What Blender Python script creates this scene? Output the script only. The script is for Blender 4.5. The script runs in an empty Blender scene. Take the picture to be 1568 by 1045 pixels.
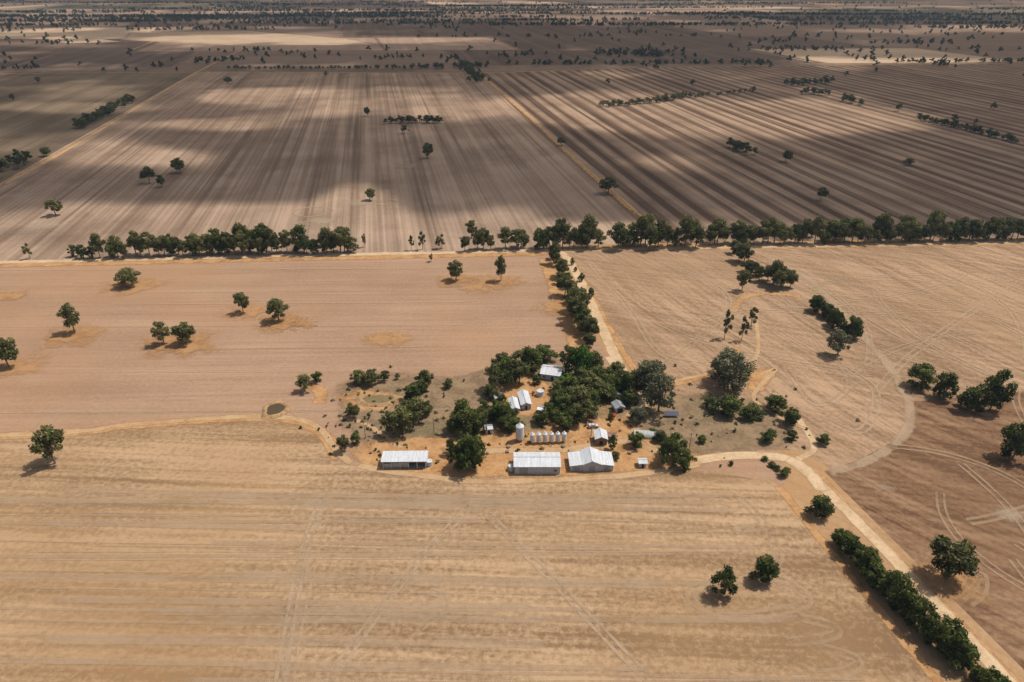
import bpy, math, random
import numpy as np
random.seed(7); rng=np.random.default_rng(7)
S=bpy.context.scene
# ---------------------------------------------------------------- survey frame
H=180.0; F=1045.0; CX=784.0; CY=522.5
PT=math.atan(562/1045.0); sp,cp=math.sin(PT),math.cos(PT)
def W(u,v):
    t=(v-CY)/F; z=H/(sp+t*cp); return (z*(u-CX)/F, z*(cp-t*sp))
def M(v):
    return H/(sp+(v-CY)/F*cp)/F
def UV(x,y):
    z=y*cp+H*sp; return CX+F*x/z, CY+F*(H*cp-y*sp)/z
# ---------------------------------------------------------------- node helpers
class NT:
    def __init__(s,name):
        s.m=bpy.data.materials.new(name); s.m.use_nodes=True
        s.t=s.m.node_tree; s.t.nodes.clear()
    def n(s,ty,**k):
        x=s.t.nodes.new(ty)
        for a,b in k.items(): setattr(x,a,b)
        return x
    def put(s,sock,val):
        if isinstance(val,bpy.types.NodeSocket): s.t.links.new(val,sock)
        elif isinstance(val,(tuple,list)) and len(val)==3 and sock.type=='RGBA': sock.default_value=(*val,1)
        else: sock.default_value=val
    def ma(s,op,a,b=0.0,c=None,clamp=False):
        x=s.n('ShaderNodeMath',operation=op,use_clamp=clamp); s.put(x.inputs[0],a); s.put(x.inputs[1],b)
        if c is not None: s.put(x.inputs[2],c)
        return x.outputs[0]
    def mix(s,f,a,b,bt='MIX'):
        x=s.n('ShaderNodeMix',data_type='RGBA',blend_type=bt)
        s.put(x.inputs[0],f); s.put(x.inputs[6],a); s.put(x.inputs[7],b); return x.outputs[2]
    def noise(s,vec,scale=1.0,detail=3.0,rough=.55,dist=0.0):
        x=s.n('ShaderNodeTexNoise'); s.put(x.inputs['Vector'],vec); x.inputs['Scale'].default_value=scale
        x.inputs['Detail'].default_value=detail; x.inputs['Roughness'].default_value=rough; x.inputs['Distortion'].default_value=dist
        return x.outputs[0]
    def mr(s,v,a,b,c=0.0,d=1.0,smooth=True):
        x=s.n('ShaderNodeMapRange'); x.interpolation_type='SMOOTHSTEP' if smooth else 'LINEAR'
        s.put(x.inputs[0],v); 
        for i,q in enumerate((a,b,c,d)): s.put(x.inputs[i+1],q)
        return x.outputs[0]
    def pos(s): return s.n('ShaderNodeNewGeometry').outputs['Position']
    def obj(s): return s.n('ShaderNodeTexCoord').outputs['Object']
    def mapping(s,vec,rot=0.0,scale=(1,1,1),loc=(0,0,0)):
        x=s.n('ShaderNodeMapping'); s.put(x.inputs[0],vec); x.inputs[1].default_value=loc
        x.inputs[2].default_value=(0,0,rot); x.inputs[3].default_value=scale; return x.outputs[0]
    def sep(s,v):
        x=s.n('ShaderNodeSeparateXYZ'); s.put(x.inputs[0],v); return x.outputs
    def comb(s,x_,y_,z_=0.0):
        x=s.n('ShaderNodeCombineXYZ'); s.put(x.inputs[0],x_); s.put(x.inputs[1],y_); s.put(x.inputs[2],z_); return x.outputs[0]
    def attr(s,n): return s.n('ShaderNodeAttribute',attribute_name=n).outputs['Fac']
    def bsdf(s,col,rough=.9,metal=0.0,spec=.1,normal=None):
        x=s.n('ShaderNodeBsdfPrincipled'); s.put(x.inputs['Base Color'],col); s.put(x.inputs['Roughness'],rough)
        x.inputs['Metallic'].default_value=metal; x.inputs['Specular IOR Level'].default_value=spec
        if normal is not None: s.put(x.inputs['Normal'],normal)
        return x.outputs[0]
    def diff(s,col):
        x=s.n('ShaderNodeBsdfDiffuse'); s.put(x.inputs[0],col); return x.outputs[0]
    def bump(s,h,strength=.3,dist=.1):
        x=s.n('ShaderNodeBump'); s.put(x.inputs['Height'],h); x.inputs['Strength'].default_value=strength; x.inputs['Distance'].default_value=dist
        return x.outputs[0]
    def out(s,sh):
        o=s.n('ShaderNodeOutputMaterial'); s.t.links.new(sh,o.inputs[0]); return s.m

def field_mat(name,c1,c2,c3,ang,k=(1.4,1.4,0.0,1.2,.9),period=12.0,row=.33,wob=6.0,hue=.6,cross=None,ln=(.012,.004)):
    g=NT(name); p=g.pos()
    m=g.mapping(p,rot=-ang); o=g.sep(m)
    pw=g.noise(p,.005,2)
    d=g.ma('MULTIPLY',g.ma('SUBTRACT',pw,.5),wob)
    y=g.ma('ADD',o[1],d)
    s1=g.noise(g.comb(g.ma('MULTIPLY',o[0],ln[0]),g.ma('MULTIPLY',y,row)),1,2)
    s2=g.noise(g.comb(g.ma('MULTIPLY',o[0],ln[1]),g.ma('MULTIPLY',y,row*.22),3.3),1,2)
    pn=g.noise(p,.011,5,.65)
    gr=g.noise(p,.5,3,.75)
    ra=g.mr(pn,.32,.62,.45,1.3)      # rows fade in and out with the soil
    f=g.ma('MULTIPLY_ADD',g.ma('MULTIPLY',g.ma('SUBTRACT',s1,.5),ra),k[0],.5)
    f=g.ma('MULTIPLY_ADD',g.ma('SUBTRACT',s2,.5),k[1],f)
    if k[2]:
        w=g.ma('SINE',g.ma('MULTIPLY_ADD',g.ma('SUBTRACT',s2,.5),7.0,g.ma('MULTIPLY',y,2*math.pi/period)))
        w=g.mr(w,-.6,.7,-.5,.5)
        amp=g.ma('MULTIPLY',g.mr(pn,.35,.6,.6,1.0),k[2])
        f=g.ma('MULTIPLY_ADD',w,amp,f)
    f=g.ma('MULTIPLY_ADD',g.ma('SUBTRACT',pn,.5),k[3],f)
    f=g.ma('MULTIPLY_ADD',g.ma('SUBTRACT',gr,.5),k[4],f)
    if cross is not None:
        ca,ck=cross
        mc=g.sep(g.mapping(p,rot=-ca))
        yc=g.ma('MULTIPLY_ADD',g.ma('SUBTRACT',pw,.5),30.0,mc[1])
        sc=g.noise(g.comb(g.ma('MULTIPLY',mc[0],.01),g.ma('MULTIPLY',yc,.28),8.1),1,2)
        f=g.ma('MULTIPLY_ADD',g.ma('SUBTRACT',sc,.5),ck,f)
    f=g.ma('ADD',f,0.0,clamp=True)
    col=g.mix(f,c1,c2)
    hn=g.mr(g.noise(g.mapping(p,loc=(500,90,3)),.006,3,.6),.42,.68)
    col=g.mix(g.ma('MULTIPLY',hn,hue),col,c3)
    return g.out(g.diff(col))

def decal_mat(name,c1,c2,strength=1.0,rag=.9,sc=.12):
    g=NT(name); p=g.pos(); a=g.attr('a')
    n=g.noise(p,sc,4,.7); n2=g.noise(p,.6,2,.7)
    al=g.ma('ADD',a,g.ma('MULTIPLY',g.ma('SUBTRACT',n,.5),rag*2))
    al=g.ma('MULTIPLY',g.mr(al,.15,.95),strength)
    al=g.ma('MULTIPLY',al,g.mr(a,0.0,.6))
    col=g.mix(g.mr(g.ma('ADD',g.ma('MULTIPLY',n,.6),g.ma('MULTIPLY',n2,.4)),.35,.65),c1,c2)
    ms=g.n('ShaderNodeMixShader'); g.put(ms.inputs[0],al)
    g.t.links.new(g.n('ShaderNodeBsdfTransparent').outputs[0],ms.inputs[1])
    g.t.links.new(g.diff(col),ms.inputs[2])
    return g.out(ms.outputs[0])

def plain(name,c,rough=.6,metal=0.0,var=.15,sc=1.5,spec=.3,corr=None):
    g=NT(name); p=g.obj(); n=g.noise(p,sc,4,.6)
    if corr is not None: n=g.ma('ADD',g.ma('MULTIPLY',n,.5),g.ma('MULTIPLY',g.noise(g.mapping(p,scale=(1.6,.12,.3)),1,3,.7),.5))
    col=g.mix(g.mr(n,.35,.65),tuple(x*(1-var) for x in c),tuple(min(1,x*(1+var)) for x in c))
    nm=None
    if corr is not None:
        o=g.sep(p); nm=g.bump(g.ma('SINE',g.ma('MULTIPLY',o[corr],2*math.pi/.35)),.6,.05)
    return g.out(g.bsdf(col,rough,metal,spec,nm))

# ---------------------------------------------------------------- mesh helpers
def link(o,parent=None):
    S.collection.objects.link(o)
    if parent is not None: o.parent=parent
    return o
def mesh_py(name,V,Fc,mat,parent=None,attr=None,smooth=False):
    me=bpy.data.meshes.new(name); me.from_pydata(V,[],Fc)
    if attr is not None:
        a=me.attributes.new('a','FLOAT','POINT'); a.data.foreach_set('value',attr)
    me.materials.append(mat); me.update()
    if smooth: me.polygons.foreach_set('use_smooth',[True]*len(me.polygons))
    return link(bpy.data.objects.new(name,me),parent)
def mesh_np(name,V,Q,tint,midx,mats):
    me=bpy.data.meshes.new(name); nv,nf=len(V),len(Q)
    me.vertices.add(nv); me.vertices.foreach_set('co',V.astype(np.float32).ravel())
    me.loops.add(nf*4); me.loops.foreach_set('vertex_index',Q.astype(np.int32).ravel())
    me.polygons.add(nf); me.polygons.foreach_set('loop_start',np.arange(0,nf*4,4,dtype=np.int32))
    me.polygons.foreach_set('loop_total',np.full(nf,4,dtype=np.int32))
    for m in mats: me.materials.append(m)
    me.polygons.foreach_set('material_index',midx.astype(np.int32))
    a=me.attributes.new('tint','FLOAT','POINT'); a.data.foreach_set('value',tint.astype(np.float32))
    me.update(calc_edges=True); me.validate()
    return me
ZC=[0.10]
def nz(): ZC[0]+=.001; return ZC[0]
def catmull(P,n=8):
    P=[np.array(p,float) for p in P]
    if len(P)<3: 
        return [P[0]+(P[1]-P[0])*t for t in np.linspace(0,1,12)]
    Q=[2*P[0]-P[1]]+P+[2*P[-1]-P[-2]]; out=[]
    for i in range(1,len(Q)-2):
        for t in np.linspace(0,1,n,endpoint=False):
            a,b,c,d=Q[i-1:i+3]
            out.append(.5*((2*b)+(-a+c)*t+(2*a-5*b+4*c-d)*t*t+(-a+3*b-3*c+d)*t**3))
    out.append(P[-1]); return out
class Layer:
    def __init__(s,name,mat): s.name,s.mat=name,mat; s.V=[];s.Fc=[];s.A=[]
    def ribbon(s,pts,w,px=True,off=0.0,core=.55,w2=None,n=8):
        P=[W(*p) for p in pts] if px else pts
        C=catmull(P,n); z=nz(); b=len(s.V); N=len(C)
        for i,c in enumerate(C):
            t=C[min(i+1,N-1)]-C[max(i-1,0)]; L=np.hypot(*t)+1e-9; nx,ny=-t[1]/L,t[0]/L
            ww=w if w2 is None else w+(w2-w)*i/(N-1)
            for k,a in ((-1,0),(-core,1),(core,1),(1,0)):
                q=off+k*ww/2; s.V.append((c[0]+nx*q,c[1]+ny*q,z)); s.A.append(a if 0<i<N-1 else 0)
        for i in range(N-1):
            for j in range(3):
                a=b+i*4+j; s.Fc.append((a,a+4,a+5,a+1))
    def star(s,pts,px=True,smooth=True,core=.72):
        P=[np.array(W(*p)) for p in pts] if px else [np.array(p) for p in pts]
        c=sum(P)/len(P)
        if smooth: P=catmull(P+[P[0]],5)[:-1]
        z=nz(); b=len(s.V); s.V.append((c[0],c[1],z)); s.A.append(1.0); N=len(P)
        for r,a in ((core,1.0),(1.0,0.0)):
            for p in P:
                q=c+(p-c)*r; s.V.append((q[0],q[1],z)); s.A.append(a)
        for i in range(N):
            j=(i+1)%N
            s.Fc.append((b,b+1+i,b+1+j)); s.Fc.append((b+1+i,b+1+N+i,b+1+N+j,b+1+j))
    def disc(s,x,y,rx,ry,core=.35,ang=0.0):
        pts=[]
        for i in range(18):
            t=i/18*2*math.pi; r=random.uniform(.8,1.15)
            a,b_=rx*r*math.cos(t),ry*r*math.sin(t)
            pts.append((x+a*math.cos(ang)-b_*math.sin(ang),y+a*math.sin(ang)+b_*math.cos(ang)))
        s.star(pts,px=False,smooth=False,core=core)
    def done(s): 
        if s.V: return mesh_py(s.name,s.V,s.Fc,s.mat,attr=s.A)

# ---------------------------------------------------------------- ground
A0=math.atan2(0.98,-0.186)   # paddock grid direction (runs away from camera)
AR=math.radians(2.8)
g=NT('far_plain_soil'); p=g.pos()
pn=g.noise(p,.003,5,.6); gr=g.noise(p,.03,3,.7)
f=g.ma('ADD',g.ma('MULTIPLY',pn,.9),g.ma('MULTIPLY',g.ma('SUBTRACT',gr,.5),.6),clamp=True)
GM=g.out(g.diff(g.mix(g.mr(f,.25,.7),(.15,.108,.076),(.27,.19,.135))))
ax=[0]
st=150.0
while ax[-1]<60000: ax.append(ax[-1]+st); st*=1.28
ax=[-a for a in ax[:0:-1]]+ax; n=len(ax)
mesh_py('ground',[(x,y+400,0) for y in ax for x in ax],[(j*n+i,j*n+i+1,(j+1)*n+i+1,(j+1)*n+i) for j in range(n-1) for i in range(n-1)],GM)

def field(name,pts,mat,z):
    V=[(*W(*q),z) for q in pts]
    mesh_py(name,V,[tuple(range(len(V)))],mat)
m_left=field_mat('soil_tan',(.265,.163,.102),(.38,.248,.162),(.36,.21,.11),math.radians(1.5),k=(1.2,1.0,.0,1.6,1.7),row=.4,hue=.45)
m_front=field_mat('soil_stubble_tan',(.20,.125,.068),(.43,.29,.17),(.325,.198,.096),math.radians(-3.0),k=(1.8,1.7,.0,1.9,2.4),row=.36,hue=.5,ln=(.008,.003))
m_right=field_mat('soil_crossed_tan',(.205,.13,.075),(.40,.265,.165),(.30,.188,.105),math.radians(112),k=(1.6,1.0,.0,1.8,1.8),row=.36,wob=40,hue=.4,cross=(math.radians(158),1.4))
m_brown=field_mat('soil_dark_brown',(.105,.055,.031),(.29,.178,.103),(.20,.122,.068),math.radians(132),k=(1.6,1.2,.0,2.0,1.6),row=.34,wob=60,hue=.5,cross=(math.radians(170),1.3))
m_d1=field_mat('soil_pale_rows',(.17,.114,.078),(.40,.288,.205),(.27,.185,.128),A0,k=(2.0,1.6,.12,1.7,1.0),period=14,row=.26,wob=2,hue=.35,ln=(.0018,.001))
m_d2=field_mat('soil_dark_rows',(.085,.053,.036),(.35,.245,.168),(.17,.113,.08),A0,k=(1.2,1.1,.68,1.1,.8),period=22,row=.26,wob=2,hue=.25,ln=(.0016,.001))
m_d0=field_mat('soil_dull_brown',(.11,.082,.054),(.235,.172,.115),(.18,.132,.088),A0,k=(1.3,1.2,.1,1.6,.7),row=.2,hue=.4,ln=(.002,.001))
m_verge=field_mat('verge_soil',(.28,.165,.08),(.42,.27,.15),(.37,.20,.085),math.radians(-45),k=(.8,.8,.0,1.6,1.6),row=.3,hue=.7)
# distant paddock mosaic, rows of rectangular blocks divided by fences and tree lines
fm=[field_mat('far_soil_dark',(.10,.071,.052),(.185,.132,.10),(.135,.095,.074),A0,k=(1.5,1.5,.2,1,.3),period=40,row=.08,hue=.3,ln=(.001,.0008)),
    field_mat('far_soil_mid',(.165,.118,.086),(.26,.187,.14),(.20,.145,.108),AR,k=(1.3,1.3,.0,1,.3),row=.06,hue=.3,ln=(.001,.0008)),
    field_mat('far_soil_pink',(.24,.17,.125),(.37,.265,.20),(.28,.20,.15),A0,k=(1.3,1.3,.1,1,.3),period=50,row=.06,hue=.3,ln=(.001,.0008)),
    field_mat('far_soil_straw',(.36,.265,.18),(.50,.38,.27),(.42,.31,.22),AR,k=(1,1.3,.0,1,.3),row=.05,hue=.3,ln=(.001,.0008)),
    field_mat('far_soil_olive',(.12,.10,.068),(.19,.158,.11),(.16,.13,.09),A0,k=(1,1.3,.0,1.5,.3),row=.05,hue=.3,ln=(.001,.0008))]
mos=[([],[]) for _ in fm]; edges=[]
ca_,sa_=math.cos(AR),math.sin(AR)
def rot(x,y): return (x*ca_-y*sa_,x*sa_+y*ca_)
yy_=1640.0
while yy_<16000:
    dp=random.uniform(.16,.3)*yy_; x_=-1.15*(yy_+dp)-random.uniform(0,400)
    while x_<1.15*(yy_+dp):
        wd=random.uniform(.16,.55)*yy_; sh=-.19
        q=[rot(x_+sh*0,yy_),rot(x_+wd,yy_),rot(x_+wd+sh*dp,yy_+dp),rot(x_+sh*dp,yy_+dp)]
        k=random.choices(range(5),(34,28,17,10,11))[0]; Vv,Ff=mos[k]; b=len(Vv); Vv.extend((*t,.02) for t in q); Ff.append((b,b+1,b+2,b+3))
        if random.random()<.42: edges.append((q[0],q[1]))
        if random.random()<.22: edges.append((q[1],q[2]))
        x_+=wd+12
    yy_+=dp+14
for k,(Vv,Ff) in enumerate(mos): mesh_py('far_paddock_'+('dark','mid','pink','straw','olive')[k],Vv,Ff,fm[k])
field('paddock_far_west',[(300,110),(-215,404),(-1500,430),(-1200,110)],m_d0,.03)
field('paddock_pale',[(300,110),(735,113),(985,335),(1000,380),(-215,404)],m_d1,.035)
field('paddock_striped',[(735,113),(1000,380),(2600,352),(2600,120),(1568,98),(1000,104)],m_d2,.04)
field('road_verge',[(-1500,425),(835,386),(840,376),(2600,346),(2600,368),(960,400),(1100,690),(1275,690),(1330,760),(1568,1010),(2110,1600),(1860,1600),(1420,1045),(1180,760),(900,700),(820,410),(-1500,445)],m_verge,.045)
field('paddock_west',[(-900,418),(835,386),(945,570),(1200,700),(1200,760),(-900,760)],m_left,.05)
field('paddock_east',[(872,386),(2600,356),(2600,800),(1275,720),(1225,690),(1100,690),(970,575)],m_right,.06)
field('paddock_brown',[(1262,722),(1310,706),(1385,668),(1400,615),(1568,600),(2600,560),(2600,1600),(2090,1600),(1562,1020)],m_brown,.075)
field('paddock_front',[(-900,690),(0,672),(340,645),(470,648),(515,705),(600,728),(1080,722),(1185,738),(1230,795),(1436,1045),(1890,1600),(-900,1600)],m_front,.085)

m_or=decal_mat('bare_orange_soil',(.36,.185,.075),(.50,.30,.145),.92,1.0,.11)
m_orf=decal_mat('faint_orange_soil',(.40,.215,.09),(.46,.27,.13),.75,1.4,.10)
m_road=decal_mat('pale_dirt',(.44,.30,.17),(.60,.445,.28),.95,.5,.1)
m_track=decal_mat('light_wheel_dust',(.42,.30,.19),(.51,.375,.25),.55,1.3,.09)
m_trackf=decal_mat('faint_wheel_dust',(.41,.29,.18),(.49,.36,.235),.42,1.5,.05)
m_dark=decal_mat('dark_scrub_soil',(.18,.13,.078),(.32,.22,.13),.85,1.2,.10)
m_grass=decal_mat('dry_grass',(.19,.155,.085),(.30,.23,.13),.5,1.9,.16)
m_pale=decal_mat('pale_dust',(.40,.30,.20),(.46,.36,.26),.5,1.4,.05)

# soils around the homestead
L=Layer('dry_scrub_ground',m_dark)
L.star([(500,590),(560,565),(700,572),(760,560),(800,600),(760,650),(700,690),(600,690),(540,690),(500,650)])
L.star([(980,600),(1040,600),(1100,600),(1200,620),(1225,660),(1210,690),(1120,700),(1000,700),(960,660)])
L.star([(760,560),(830,540),(900,545),(960,570),(1000,620),(960,660),(860,670),(780,660),(745,610)])
L.done()
Y=Layer('bare_yard',m_or)
Y.star([(585,668),(700,668),(780,650),(850,640),(930,630),(990,660),(1090,690),(1080,722),(960,728),(840,736),(640,732),(560,722),(520,700),(540,680)],core=.85)
Y.star([(905,600),(950,600),(965,640),(930,665),(895,650)])
Y.star([(745,590),(790,575),(840,580),(850,620),(800,650),(755,630)])
Y.star([(500,610),(540,590),(600,598),(630,610),(600,632),(540,636)],core=.5)
Y.star([(1140,560),(1195,560),(1180,590),(1160,612),(1140,600)],core=.5)
Y.star([(398,628),(421,616),(447,626),(438,639),(407,640)],core=.6)
Y.star([(850,640),(930,625),(985,650),(1000,680),(930,700),(860,690)],core=.6)
Y.ribbon([(470,590),(492,600),(488,620)],8)
Y.ribbon([(835,392),(862,470),(893,545)],15,core=.4)
Y.ribbon([(872,392),(905,450),(945,525),(985,585)],6,core=.4)
Y.ribbon([(735,115),(800,170),(870,235),(985,337)],9,core=.4,n=14)
Y.ribbon([(-900,412),(0,402),(470,392),(870,384)],12,off=-6,core=.3)
Y.ribbon([(960,380),(1568,371),(2400,357)],8,off=-4,core=.3)
Y.ribbon([(1190,742),(1235,800),(1325,910),(1440,1050),(1610,1260)],5,core=.4)
Y.ribbon([(1255,725),(1310,790),(1400,880),(1500,985),(1600,1090)],4,core=.3)
Y.ribbon([(-900,690),(0,668),(200,652),(340,642),(440,642),(495,665),(520,705)],8,core=.5)
Y.ribbon([(0,285),(130,212),(300,112)],8,core=.3,n=14)
Y.ribbon([(1000,595),(1060,582),(1120,560),(1130,530)],5)
Y.ribbon([(1120,480),(1140,455),(1180,450),(1230,455)],8,core=.3)
Y.done()
T=Layer('bare_soil_patch',m_orf)
def halo(u,v,w=1.0):
    x,y=W(u,v); r=17*w*M(v)/.33; T.disc(x,y,r*1.05,r*.8,core=.05)
Gr=Layer('dry_grass_patches',m_grass)
for q in ([(740,640),(800,630),(850,645),(840,668),(770,672)],[(600,645),(690,640),(720,660),(650,676),(590,668)],[(990,675),(1040,665),(1085,690),(1040,706),(1000,700)],
          [(660,684),(700,680),(760,690),(740,702),(680,700)],[(870,600),(960,590),(980,640),(900,650)],[(1060,600),(1120,600),(1140,640),(1060,660)]): Gr.star(q,core=.4)
Gr.done()
# roads
R=Layer('dirt_road',m_road)
R.ribbon([(-900,416),(0,402),(400,393),(850,384),(1150,378),(1568,371),(2500,354)],7.5,core=.6,n=16)
R.ribbon([(848,384),(868,395),(898,450),(930,520),(948,560),(962,585)],8,core=.6)
R.ribbon([(930,545),(952,572),(975,600),(985,620),(960,640)],6)
R.ribbon([(1060,706),(1130,698),(1200,702),(1235,724),(1300,786),(1400,890),(1500,998),(1640,1150),(1900,1440)],6.4,core=.6)
R.ribbon([(1215,706),(1245,690),(1240,668),(1215,632)],4)
R.ribbon([(1205,702),(1235,720),(1262,755)],9,core=.3)
R.done()
K=Layer('farm_track',decal_mat('track_dirt',(.42,.26,.135),(.53,.365,.21),.85,.8,.08))
K.ribbon([(-900,688),(0,667),(200,651),(340,640),(440,640),(488,655),(515,690),(540,712)],4.5,core=.5)
K.ribbon([(540,712),(640,728),(760,738),(960,728),(1080,710)],5,core=.4)
K.ribbon([(960,580),(1000,590),(1060,578),(1130,562),(1160,540),(1155,470)],3)
K.ribbon([(1160,575),(1188,566),(1165,590),(1155,612),(1195,640),(1240,660)],3)
K.ribbon([(0,287),(130,214),(300,112),(380,72)],6,n=14)
K.ribbon([(737,115),(802,170),(872,235),(985,335),(1000,378)],4,n=14)
K.ribbon([(700,700),(760,690),(860,690),(960,675),(1000,690),(1060,706)],6,core=.4)
K.ribbon([(520,640),(560,650),(620,690)],3)
K.ribbon([(-300,116),(300,111),(730,112),(1000,103),(1568,97),(2200,90)],7,n=10)
for i,(a,b) in enumerate(edges):
    if i%3==0 and a[1]<6000: K.ribbon([a,((a[0]+b[0])/2,(a[1]+b[1])/2),b],9,px=False,off=12,n=4)
K.done()
K=Layer('wheel_tracks',m_track)
def pair(pts,w=1.0,gap=2.2,off=0,lay=None):
    (lay or K).ribbon(pts,w,off=off-gap/2,core=.5); (lay or K).ribbon(pts,w,off=off+gap/2,core=.5)
for _ in range(2):
    pair([(492,768),(462,860),(428,1050),(400,1200)],1.7,2.6)
    pair([(738,780),(820,862),(1000,1050)],1.4,2.4)
    pair([(722,775),(640,860),(500,1045)],1.4,2.4)
pair([(497,778),(480,850),(455,960),(440,1050)],1.0,3.2)
pair([(640,965),(672,940),(680,915),(655,905)],1.2,2.2)
# right-hand sweep
K.ribbon([(1265,725),(1330,705),(1385,665),(1392,620),(1360,560),(1330,525),(1290,480),(1240,430),(1175,395)],7,core=.3)
pair([(1160,385),(1250,440),(1380,520),(1568,590)],1.3,3)
pair([(1568,430),(1500,470),(1400,540),(1340,600)],1.3,3)
pair([(1230,450),(1350,450),(1568,420)],1.3,3)
pair([(900,400),(960,470),(1010,540),(1080,560)],1.3,3)
pair([(1000,395),(1110,450),(1090,520)],1.3,3)
pair([(1255,640),(1320,660),(1340,600),(1290,560)],1.3,3)
K.done()
K2=Layer('faint_wheel_tracks',m_trackf)
for pts in ([(1090,895),(1060,905),(1065,925),(1120,945),(1200,935),(1235,920),(1200,890),(1130,880)],
            [(1130,760),(1160,790),(1165,805),(1120,815)],[(1180,820),(1190,860),(1150,880)],
            [(1220,945),(1275,960),(1270,975),(1200,985)],[(1250,990),(1310,1010),(1290,1030),(1200,1040)],
            [(1480,800),(1520,793),(1600,772)],[(1470,905),(1500,880),(1502,905),(1480,925)],[(1230,500),(1300,580),(1250,620),(1200,560)]):
    pair(pts,1.7,2.6,lay=K2)
for i in range(34):
    v=random.uniform(745,1060); u0=random.uniform(-300,500); ln=random.uniform(500,1300); s=random.uniform(-.005,.02)
    u1=min(u0+ln,1130+(v-745)*.75)
    K2.ribbon([(u0,v),((u0+u1)/2,v+s*(u1-u0)/2),(u1,v+s*(u1-u0))],random.choice((.8,1.5,2.6,3.5)))
for i in range(9):
    v=random.uniform(415,640); K2.ribbon([(random.uniform(-300,200),v),(400,v-2),(random.uniform(600,820),v-4)],random.choice((1.0,1.6)))
cnt=0
while cnt<20:
    u0,v0=random.uniform(980,1540),random.uniform(395,600); a=random.uniform(0,6.28); x,y=W(u0,v0); q=[]; cv=random.uniform(-.25,.25)
    for k in range(6):
        q.append((x,y)); a+=cv+random.uniform(-.1,.1); x+=24*math.cos(a); y+=24*math.sin(a)
    if any(not(395<UV(*t)[1]<600) or UV(*t)[0]<940 for t in q): continue
    cnt+=1
    K2.ribbon(q,1.3,px=False,off=-1.4); K2.ribbon(q,1.3,px=False,off=1.4)
cnt=0
while cnt<10:
    u0,v0=random.uniform(1340,1640),random.uniform(690,950); cv=random.uniform(-.35,.35)
    a=random.uniform(0,6.28); x,y=W(u0,v0); q=[]
    for k in range(5):
        q.append((x,y)); a+=cv+random.uniform(-.1,.1); x+=14*math.cos(a); y+=14*math.sin(a)
    if any(UV(*t)[0]<1310+.96*(UV(*t)[1]-730)+60 for t in q): continue
    cnt+=1
    K2.ribbon(q,1.2,px=False,off=-1.3); K2.ribbon(q,1.2,px=False,off=1.3)
for (u,v,a,b) in ((480,325,30,14),(590,310,18,9),(470,345,20,8)):
    x,y=W(u,v); r=a*M(v)
    K2.ribbon([(x+r*math.cos(t),y+r*.8*math.sin(t)) for t in np.linspace(0,5.8,12)],3,px=False)
K2.done()
PD=Layer('dusty_patches',m_pale)
for (u,v,a) in ((1545,790,40),(1350,745,30),(620,255,30),(555,310,40),(480,340,50),(60,350,60)):
    x,y=W(u,v); PD.disc(x,y,a*M(v),a*M(v)*.8,core=.02)
PD.done()
FP=Layer('pale_far_paddocks',decal_mat('straw_paddock',(.37,.27,.185),(.48,.365,.26),.9,.5,.01))
for q in ([(190,50),(375,47),(540,60),(590,70),(380,72),(180,62)],[(60,60),(150,59),(190,65),(100,67)],[(1230,86),(1568,92),(1568,95),(1300,91)],
          [(600,16),(900,18),(960,21),(700,20)],[(1050,10),(1300,12),(1300,15),(1100,14)],
          [(640,66),(700,66),(760,70),(680,71)],[(0,6),(300,4),(300,6),(60,8)],[(860,2),(1500,4),(1500,6),(900,5)]):
    FP.star(q,core=.9,smooth=False)
FP.done()

# ---------------------------------------------------------------- vegetation
def leaf_mat(name,d,l):
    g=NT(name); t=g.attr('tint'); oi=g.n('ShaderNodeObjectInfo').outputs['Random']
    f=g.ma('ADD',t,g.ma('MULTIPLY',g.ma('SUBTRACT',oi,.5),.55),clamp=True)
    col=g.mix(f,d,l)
    tr=g.n('ShaderNodeBsdfTranslucent'); g.put(tr.inputs[0],col)
    ms=g.n('ShaderNodeMixShader'); ms.inputs[0].default_value=.22
    g.t.links.new(g.bsdf(col,.6,spec=.12),ms.inputs[1]); g.t.links.new(tr.outputs[0],ms.inputs[2]); return g.out(ms.outputs[0])
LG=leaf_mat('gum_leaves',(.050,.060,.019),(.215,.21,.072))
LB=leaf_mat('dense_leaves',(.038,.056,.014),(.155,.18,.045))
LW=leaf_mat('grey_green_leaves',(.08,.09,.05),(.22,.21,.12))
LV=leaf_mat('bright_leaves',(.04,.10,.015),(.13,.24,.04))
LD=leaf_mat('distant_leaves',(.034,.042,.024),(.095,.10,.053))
BK=plain('bark',(.24,.19,.14),.9,sc=6)
def tube(p0,p1,r0,r1,n=6):
    p0,p1=np.array(p0,float),np.array(p1,float); d=p1-p0; d/=np.linalg.norm(d)+1e-9
    a=np.cross(d,[.3,.9,.1]); a/=np.linalg.norm(a); b=np.cross(d,a)
    V=[];Q=[]
    for p_,r in ((p0,r0),(p1,r1)):
        for i in range(n):
            t=2*math.pi*i/n; V.append(p_+r*(a*math.cos(t)+b*math.sin(t)))
    for i in range(n):
        j=(i+1)%n; Q.append((i,j,n+j,n+i))
    return np.array(V),np.array(Q)
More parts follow.
